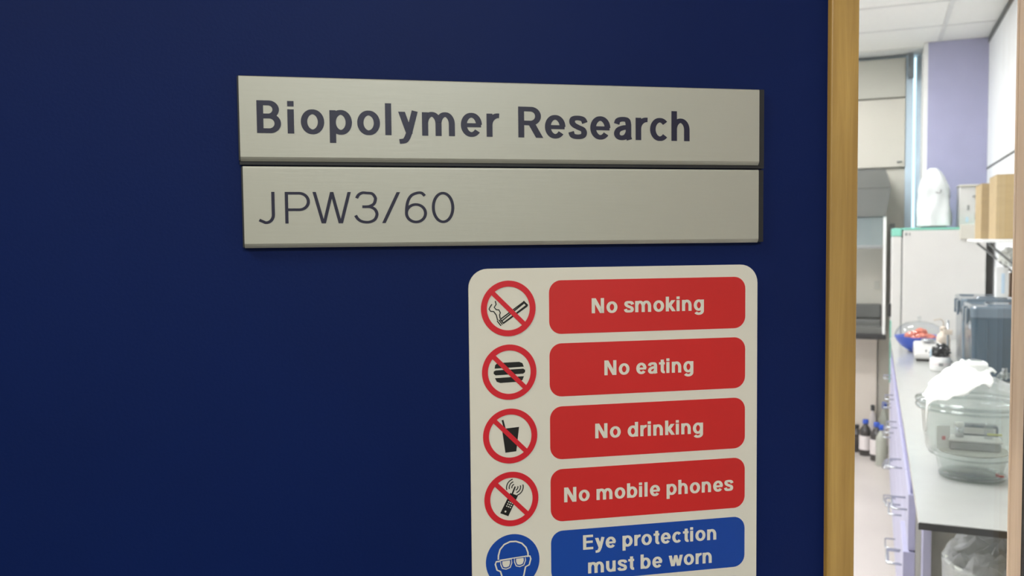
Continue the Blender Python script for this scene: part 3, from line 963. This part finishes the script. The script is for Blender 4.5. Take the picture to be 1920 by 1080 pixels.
# draped cover on top of the freezer
cv = root('covered_instrument', 'white plastic dust cover draped over an instrument on the freezer', 'dust cover', (.337, 5.95, 1.5605))
b = B()
NS, NR = 40, 18
vr = []
for j in range(NR + 1):
    t = j / NR
    row = []
    for i in range(NS):
        a = 2 * math.pi * i / NS
        z = .35 * t
        hp = [(0, 1.0), (.25, .98), (.55, .90), (.72, .82), (.85, .66), (.95, .42), (1.0, .22)]
        for (ta, ka), (tb2, kb2) in zip(hp, hp[1:]):
            if t <= tb2:
                k = ka + (kb2 - ka) * (t - ta) / (tb2 - ta)
                break
        rx, ry = .094 * k, .12 * k
        ee = 0.72
        cx = math.copysign(abs(math.cos(a)) ** ee, math.cos(a))
        cy = math.copysign(abs(math.sin(a)) ** ee, math.sin(a))
        f = 1 + .04 * math.sin(7 * a + 3 * t) * (1 - t) + .16 * noise.noise(Vector((cx * 1.8, cy * 1.8, z * 11)))
        row.append(b.verts.new((rx * cx * f - .014 * t, ry * cy * f, z + .01)))
    vr.append(row)
for j in range(NR):
    for i in range(NS):
        b.faces.new((vr[j][i], vr[j][(i + 1) % NS], vr[j + 1][(i + 1) % NS], vr[j + 1][i]))
b.faces.new(vr[-1])
link('cover', b, M['cover'], cv, True)
link('instrument_base', box(B(), -.075, .06, -.10, .09, 0, .0095, .003, 1), M['blind'], cv)
for (ex, ez, er) in ((.012, .215, .017), (-.062, .235, .012)):
    eb = B()
    lathe(eb, [(er * .55, 0), (er, 0), (er, .01), (er * .55, .01), (er * .55, 0)], seg=20)
    bmesh.ops.rotate(eb, verts=eb.verts, cent=(0, 0, 0), matrix=Matrix.Rotation(R(78), 3, 'X'))
    bmesh.ops.translate(eb, verts=eb.verts, vec=(ex, -.100 if ex > 0 else -.078, ez))
    link('eyelet', eb, M['grey'], cv, True)

# white instrument beside it
wi = root('control_box', 'white box shaped instrument with dark and red knobs on the freezer', 'instrument', (.535, 5.95, 1.5605))
link('case', box(B(), -.072, .098, -.06, .11, 0, .24, .006, 2), M['freezer'], wi)
link('lid', box(B(), -.075, .10, -.075, .112, .2402, .252, .003, 1), M['cream'], wi)
kb = B()
lathe(kb, [(0, 0), (.018, 0), (.016, .025), (0, .025)], seg=16)
bmesh.ops.rotate(kb, verts=kb.verts, cent=(0, 0, 0), matrix=Matrix.Rotation(R(90), 3, 'X'))
bmesh.ops.translate(kb, verts=kb.verts, vec=(.050, -.0605, .135))
k1 = link('knob', kb, M['black'], wi, True)
kb = B()
lathe(kb, [(0, 0), (.016, 0), (.014, .022), (0, .022)], seg=16)
bmesh.ops.rotate(kb, verts=kb.verts, cent=(0, 0, 0), matrix=Matrix.Rotation(R(90), 3, 'X'))
bmesh.ops.translate(kb, verts=kb.verts, vec=(.078, -.0605, .14))
k2 = link('knob', kb, M['red'], wi, True)
k2['label'] = 'red knob'
link('bracket', box(B(), .0, .095, -.09, -.0605, .178, .188, .002, 1), M['grey'], wi)
link('socket', box(B(), -.028, -.016, -.064, -.0605, .10, .13), M['grey'], wi)
link('meter', box(B(), .012, .07, -.066, -.0605, .04, .085, .002, 1), M['grey'], wi)
link('button', box(B(), -.036, -.020, -.0635, -.0605, .03, .06, .002, 1), M['win_frame'], wi)

# ------------------------------------------------------------------ shelf and boxes on the right wall
sf = root('wall_shelf', 'white wall shelf carrying cardboard boxes on the right wall', 'shelf', (.54, 4.7, 1.476))
link('board', box(B(), -.108, .109, -.36, .3, -.0, .014, .002, 1), M['white'], sf)
for by in (-.25, .22):
    bb = B()
    box(bb, .095, .109, by - .01, by + .01, -.17, -.001)
    tube(bb, [(.10, by, -.16), (-.07, by, -.006)], .006, 6)
    link('bracket', bb, M['grey'], sf)
def carton(label, x, y, z, w_, d_, h_, m='cardboard'):
    rt = root('cardboard_box', label, 'box', (x, y, z), group='cardboard boxes on the wall shelf')
    link('carton', box(B(), -w_ / 2, w_ / 2, -d_ / 2, d_ / 2, 0, h_ - .004, .002, 1), M[m], rt)
    f_ = B()
    box(f_, -w_ / 2, w_ / 2, -d_ / 2, -.0015, h_ - .0038, h_, .001, 1)
    link('flap', f_, M[m], rt)
    f_ = B()
    box(f_, -w_ / 2, w_ / 2, .0015, d_ / 2, h_ - .0038, h_, .001, 1)
    link('flap', f_, M[m], rt)
    link('tape', box(B(), -w_ / 2 + .01, w_ / 2 - .01, -.02, .02, h_ + .0002, h_ + .0007), M['tape'], rt)
    return rt
carton('plain brown cardboard box at the front of the wall shelf', .567, 4.52, 1.4905, .152, .26, .283)
carton('second cardboard box behind the front one on the shelf', .548, 4.83, 1.4905, .17, .26, .262)

# ------------------------------------------------------------------ slate plastic crates on the bench
def crate(label, x0, x1, y0, y1, h, lidm, bodym, tagit):
    cx, cy = (x0 + x1) / 2, (y0 + y1) / 2
    hw, hd_ = (x1 - x0) / 2, (y1 - y0) / 2
    rt = root('storage_box', label, 'storage box', (cx, cy, .9005), group='lidded plastic boxes on the bench')
    bb = B()
    rings_ = []
    for z, s in ((0, .955), (.01, .97), (h - .05, 1.0)):
        pts = rrect(-hw * s, hw * s, -hd_ * s, hd_ * s, .022, 5)
        rings_.append([bb.verts.new((x, y, z)) for x, y in pts])
    for a, b_ in zip(rings_, rings_[1:]):
        for i in range(len(a)):
            bb.faces.new((a[i], a[(i + 1) % len(a)], b_[(i + 1) % len(a)], b_[i]))
    bb.faces.new(rings_[0])
    bb.faces.new(rings_[-1])
    link('tub', bb, bodym, rt)
    lb = B()
    rings_ = []
    for z, s in ((h - .0495, 1.03), (h - .012, 1.035), (h - .004, 1.01), (h - .004, .93), (h - .010, .90), (h - .010, .5), (h, .45)):
        pts = rrect(-hw * s, hw * s, -hd_ * s, hd_ * s, .024 * s, 5)
        rings_.append([lb.verts.new((x, y, z)) for x, y in pts])
    for a, b_ in zip(rings_, rings_[1:]):
        for i in range(len(a)):
            lb.faces.new((a[i], a[(i + 1) % len(a)], b_[(i + 1) % len(a)], b_[i]))
    lb.faces.new(rings_[0])
    lb.faces.new(rings_[-1])
    link('lid', lb, lidm, rt)
    for rx in (-hw * .55, hw * .35):
        link('rib', box(B(), rx - .004, rx + .004, -hd_ - .004, -hd_ * .96, .012, h - .06, .0015, 1), bodym, rt)
    for ly in (-hd_ * .4, hd_ * .4):
        link('latch', box(B(), -hw * 1.035 - .010, -hw * 1.035, ly - .02, ly + .02, h - .085, h - .018, .004, 2), lidm, rt)
    if tagit:
        link('label', box(B(), hw * .42, hw * .93, -hd_ - .0035, -hd_ - .0003, h - .082, h - .058, .001, 1), M['label'], rt)
    return rt
crate('dark slate blue lidded plastic box on the bench, front of two', .377, .632, 4.11, 4.44, .315, M['dk_lid'], M['dk_box'], True)
crate('grey-lilac lidded plastic box behind the dark one on the bench', .372, .632, 4.48, 4.84, .325, M['dk_lid'], M['dk_lid'], False)
# things on the boxes
wb = root('tissue_box', 'slim white upright box with a pale slot on the dark storage box', 'box', (.53, 4.50, 1.2265))
link('carton', box(B(), -.024, .026, -.012, .04, 0, .135, .002, 1), M['white'], wb)
link('slot', box(B(), -.002, .012, -.0135, -.0122, .02, .11, .0005, 1), M['win_frame'], wb)
bb_ = tag(link('brown_pad', box(B(), -.032, .032, -.02, .02, 0, .11, .003, 1), M['brown'], loc=(.60, 4.56, 1.2265)), 'brown board pack standing beside the slim white box', 'box')
# crumpled paper above
pb = B()
bmesh.ops.create_icosphere(pb, subdivisions=4, radius=1)
for v in pb.verts:
    p = v.co.copy()
    k = 1 + .45 * noise.noise(p * 2.6) + .2 * noise.noise(p * 6)
    v.co = Vector((p.x * .048 * k, p.y * .05 * k, p.z * .038 * k + .036))
mz = min(v.co.z for v in pb.verts)
for v in pb.verts:
    v.co.z -= mz
tag(link('crumpled_paper', pb, M['cloth'], loc=(.575, 4.56, 1.3625)), 'crumpled white paper under the wall shelf', 'paper')

# ------------------------------------------------------------------ small bench items
bw = root('mixing_bowl', 'blue bowl with clear domed lid over salmon coloured contents', 'bowl', (.222, 5.09, .9005))
link('bowl', lathe(B(), [(0, 0), (.045, 0), (.05, .004), (.085, .032), (.108, .064), (.117, .082), (.121, .083), (.121, .079), (.119, .078), (.110, .060), (.086, .028), (.05, .001 + .004), (0, .006)], seg=40), M['bowl_blue'], bw, True)
link('lid', lathe(B(), [(.119, .0845), (.118, .09), (.112, .11), (.095, .135), (.065, .152), (.03, .16), (.0, .161)], seg=40), M['lid_glass'], bw, True)
lp = B()
random.seed(5)
for i in range(26):
    a, rr_ = random.uniform(0, 6.28), random.uniform(0, .075)
    bmesh.ops.create_icosphere(lp, subdivisions=2, radius=random.uniform(.014, .024), matrix=Matrix.Translation((rr_ * math.cos(a), rr_ * math.sin(a), .072 + random.uniform(0, .04) * (1 - rr_ / .1))))
o = link('contents', lp, M['pink'], bw, True)
o['kind'] = 'stuff'
kn = lathe(B(), [(0, .1615), (.008, .162), (.006, .17), (.012, .178), (.008, .186), (0, .188)], seg=16)
link('lid_knob', kn, M['lid_glass'], bw, True)

bl = root('laboratory_balance', 'small white laboratory balance in front of the blue bowl', 'balance', (.246, 4.78, .9005))
b = B()
pf = [(-.10, .012), (-.10, .030), (-.05, .068), (.10, .080), (.10, .012)]
vl = [b.verts.new((-.060, y, z)) for y, z in pf]
vr_ = [b.verts.new((.060, y, z)) for y, z in pf]
for i in range(5):
    j = (i + 1) % 5
    b.faces.new((vl[i], vl[j], vr_[j], vr_[i]))
b.faces.new(vl)
b.faces.new(vr_)
bmesh.ops.bevel(b, geom=list(b.edges), offset=.005, segments=2, affect='EDGES')
link('housing', b, M['freezer'], bl)
link('base', box(B(), -.052, .052, -.088, .095, .0, .0125, .002, 1), M['black'], bl)
link('weighing_pan', lathe(B(), [(0, .082), (.03, .084), (.034, .092), (.030, .094), (0, .093)], (.005, .045, 0), 24), M['steel'], bl, True)
for bx_ in (-.012, .02):
    q = box(B(), bx_, bx_ + .006, -.0815, -.078, .044, .056)
    link('button', q, M['grey'], bl)

pt = root('film_topped_jar', 'small white jar topped with crumpled black film, right of the balance', 'jar', (.278, 4.375, .9005))
link('jar', lathe(B(), [(0, 0), (.040, 0), (.043, .004), (.043, .058), (.038, .064), (0, .064)], seg=28), M['white'], pt, True)
pb = B()
bmesh.ops.create_icosphere(pb, subdivisions=4, radius=1)
for v in pb.verts:
    p = v.co.copy()
    k = 1 + .5 * noise.noise(p * 3.1 + Vector((4, 1, 2))) + .25 * noise.noise(p * 8)
    v.co = Vector((p.x * .036 * k, p.y * .036 * k, max(p.z * .034 * k, -.02) + .085))
link('black_film', pb, M['dark_plastic'], pt)
link('blue_strip', box(B(), -.043, -.036, -.02, -.008, .062, .10, .001, 1), M['win_frame'], pt)
link('printed_mark', lathe(B(), [(.0435, .028), (.0435, .04)], seg=28), M['label'], pt, True)
mk = B()
box(mk, -.008, .010, -.0452, -.0437, .026, .040)
link('logo_patch', mk, M['grey'], pt)

wbt = root('wash_bottle', 'beige squeeze wash bottle standing between bowl and dark box', 'bottle', (.325, 4.92, .9005))
link('body', lathe(B(), [(0, 0), (.030, 0), (.033, .004), (.033, .09), (.028, .108), (.014, .122), (.013, .130), (0, .130)], seg=24), M['beige_pl'], wbt, True)
link('cap', lathe(B(), [(0, .1305), (.016, .1305), (.016, .146), (.006, .152), (0, .152)], seg=20), M['beige_pl'], wbt, True)
link('spout', tube(B(), [(0, 0, .150), (0, 0, .175), (-.012, -.004, .190), (-.045, -.012, .182)], .0032, 8), M['beige_pl'], wbt, True)
cb_ = root('clamp_stand', 'short steel clamp stand behind the film topped jar', 'stand', (.332, 4.71, .9005))
link('foot', box(B(), -.020, .020, -.04, .04, 0, .012, .003, 1), M['grey'], cb_)
link('rod', tube(B(), [(0, .02, .0125), (0, .02, .20)], .005, 10), M['steel'], cb_, True)
link('clamp', box(B(), -.02, .02, .0, .0145, .13, .155, .004, 2), M['beige_pl'], cb_)

# ------------------------------------------------------------------ glass desiccator
ds = root('glass_desiccator', 'large round glass desiccator with flanged lid on the near end of the bench', 'desiccator', (.232, 2.455, .9005))
body = [(0, .002), (.066, .002), (.074, .006), (.078, .02), (.083, .045), (.087, .054), (.100, .060), (.106, .068), (.112, .11), (.117, .165), (.121, .170), (.130, .172), (.131, .182), (.117, .183)]
link('body', lathe(B(), body, seg=56), M['lab_glass'], ds, True)
inner = [(.0, .010), (.060, .010), (.069, .018), (.076, .046), (.081, .060), (.096, .066), (.102, .075), (.108, .11), (.112, .165), (.117, .1825)]
link('inner_wall', lathe(B(), inner, seg=56), M['lab_glass'], ds, True)
lid = [(.117, .1845), (.131, .1845), (.132, .195), (.122, .198), (.114, .204), (.100, .220), (.078, .238), (.048, .252), (.018, .258), (.013, .264), (.020, .274), (.022, .285), (.016, .294), (0, .297)]
lo = link('lid', lathe(B(), lid, seg=56), M['lab_glass'], ds, True)
for rz_, rr_ in ((.176, .1312), (.190, .1322)):
    link('rim_ring', lathe(B(), [(rr_ - .002, rz_ - .003), (rr_ + .0006, rz_ - .002), (rr_ + .0006, rz_ + .002), (rr_ - .002, rz_ + .003)], seg=56), M['rim_glass'], ds, True)
link('step_ring', lathe(B(), [(.0865, .053), (.090, .054), (.100, .0585), (.1005, .0605)], seg=56), M['rim_glass'], ds, True)
link('foot_ring', lathe(B(), [(.066, .0012), (.075, .0012), (.0765, .008), (.070, .010)], seg=56), M['rim_glass'], ds, True)
pl_ = B()
lathe(pl_, [(0, .064), (.078, .064), (.078, .070), (0, .070)], seg=40)
link('perforated_plate', pl_, M['cream_dull'], ds, True)
# taps
tb_ = B()
tube(tb_, [(.045, -.045, .250), (.055, -.058, .268), (.074, -.066, .266)], .007, 10)
tube(tb_, [(.060, -.060, .256), (.060, -.060, .284)], .006, 10)
link('stopcock', tb_, M['lab_glass'], ds, True)
# contents
cn = root('weighing_dish', 'pale rectangular dish standing inside the glass desiccator', 'dish', (.232, 2.45, .9715))
link('tray', box(B(), -.055, .06, -.03, .03, 0, .022, .004, 1), M['grey'], cn)
link('tray_lid', box(B(), -.058, .063, -.033, .033, .0225, .027, .002, 1), M['freezer'], cn)
sv = root('sample_vial', 'small vial with yellow tag at the right inside the desiccator', 'vial', (.232 + .035, 2.45 + .004, .9991))
link('tube', lathe(B(), [(0, 0), (.010, 0), (.010, .03), (.007, .036), (0, .036)], seg=16), M['lab_glass'], sv, True)
link('tag', box(B(), -.004, .028, -.012, -.0105, .010, .015), M['yellow'], sv)
sv2 = root('sample_vial', 'small vial with white cap at the left inside the desiccator', 'vial', (.232 - .030, 2.45 + .004, .9991))
link('tube', lathe(B(), [(0, 0), (.010, 0), (.010, .026), (0, .026)], seg=16), M['steel'], sv2, True)
link('cap', lathe(B(), [(0, .0262), (.011, .0262), (.011, .036), (0, .036)], seg=16), M['white'], sv2, True)
cd1 = root('label_card', 'white card with a pink dot propped at the left inside the desiccator', 'card', (.232 - .068, 2.45 - .02, .9715), .25)
link('card', box(B(), -.016, .016, -.001, .001, 0, .058, .0004, 1), M['white'], cd1)
link('dot', box(B(), -.004, .005, -.0022, -.0011, .022, .032, .0004, 1), M['red'], cd1)
cd2 = root('instrument_block', 'dark slotted block standing behind the dish inside the desiccator', 'block', (.245, 2.505, .9715))
link('block', box(B(), -.042, .048, -.016, .016, 0, .052, .003, 1), M['dk_box'], cd2)
link('face', box(B(), -.036, .042, -.0178, -.0161, .030, .046, .0005, 1), M['freezer'], cd2)
rd = root('red_tag', 'tiny red tag on the base inside the desiccator', 'tag', (.29, 2.42, .9125))
link('clip', box(B(), -.010, -.004, -.003, .003, 0, .008, .001, 1), M['red'], rd)
link('tab', box(B(), -.0035, .008, -.003, .003, 0, .004, .001, 1), M['red'], rd)

# white tissue over the lid
cl = B()
NU, NV = 44, 30
grid = []
ctr = Vector((.232, 2.455, .9005))
def lid_h(r):
    prof = [(0, .262), (.018, .262), (.048, .255), (.078, .241), (.100, .223), (.114, .207), (.122, .201), (.135, .198), (.15, .178)]
    for (r0, z0), (r1_, z1_) in zip(prof, prof[1:]):
        if r <= r1_:
            return z0 + (z1_ - z0) * (r - r0) / (r1_ - r0)
    return .12
for i in range(NU + 1):
    row = []
    for j in range(NV + 1):
        u, v = i / NU, j / NV
        x = -.122 + .150 * u + .006 * math.sin(9 * v) + .018 * v
        y = -.112 + .105 * v + .006 * math.sin(7 * u + 1) + .022 * u
        if v < .3:
            x = x * (1 - (.3 - v) * .25)
        r = math.hypot(x, y)
        z = lid_h(r) + .007 + .010 * abs(noise.noise(Vector((u * 6, v * 5, 1)))) + .006 * math.sin(u * 17 + v * 6) * (.4 + .6 * (1 - v)) * .6 + .018 * max(0, 1 - ((u - .5) / .35) ** 2) * v
        # keep clear of the knob
        if r < .03:
            k = .03 / max(r, 1e-4)
            x *= k
            y *= k
            z += .004
        row.append(cl.verts.new((ctr.x + x, ctr.y + y, ctr.z + z)))
    grid.append(row)
for i in range(NU):
    for j in range(NV):
        cl.faces.new((grid[i][j], grid[i + 1][j], grid[i + 1][j + 1], grid[i][j + 1]))
for v in cl.verts:
    v.co -= ctr
co = link('tissue', cl, M['cloth'], None, True, tuple(ctr))
tag(co, 'crumpled white tissue lying over the desiccator lid', 'tissue')
sm = co.modifiers.new('thick', 'SOLIDIFY')
sm.thickness = .002
sm.offset = 1

# ------------------------------------------------------------------ bin with clear liner
bn = root('waste_bin', 'white round waste bin under the near end of the bench', 'bin', (.318, 2.34, 0))
link('shell', lathe(B(), [(0, .0005), (.108, .0005), (.112, .006), (.146, .715), (.152, .718), (.152, .728), (.145, .728), (.143, .715), (.109, .010), (0, .008)], seg=48), M['bin'], bn, True)
link('base_ring', lathe(B(), [(.1125, .01), (.116, .012), (.1165, .03), (.1135, .032)], seg=48), M['bin'], bn, True)
bg = B()
NS, rows = 64, []
prof = [(.154, .62), (.156, .66), (.158, .70), (.160, .728), (.154, .740), (.146, .748), (.134, .752), (.118, .757), (.102, .760), (.086, .764), (.068, .766), (.048, .767), (.028, .765), (.0, .76)]
for (r, z) in prof:
    row = []
    for i in range(NS):
        a = 2 * math.pi * i / NS
        q = Vector((math.cos(a) * 2.2, math.sin(a) * 2.2, z * 9 + r * 12))
        n1 = noise.noise(q)
        n2 = noise.noise(q * 3.1)
        k = 1 + (.05 * n1 + .03 * n2 if z > .7 else abs(.03 * n2))
        rr_ = max(r * k, r if z < .73 else 0)
        row.append(bg.verts.new((rr_ * math.cos(a), rr_ * math.sin(a), z + (.026 * n1 + .040 * n2 if z > .735 else .01 * n2))))
    rows.append(row)
for a, b_ in zip(rows, rows[1:]):
    for i in range(NS):
        bg.faces.new((a[i], a[(i + 1) % NS], b_[(i + 1) % NS], b_[i]))
tag(link('bin_liner', bg, M['bag'], None, False, (.318, 2.34, 0)), 'crumpled clear plastic liner bulging from the white bin', 'bag')
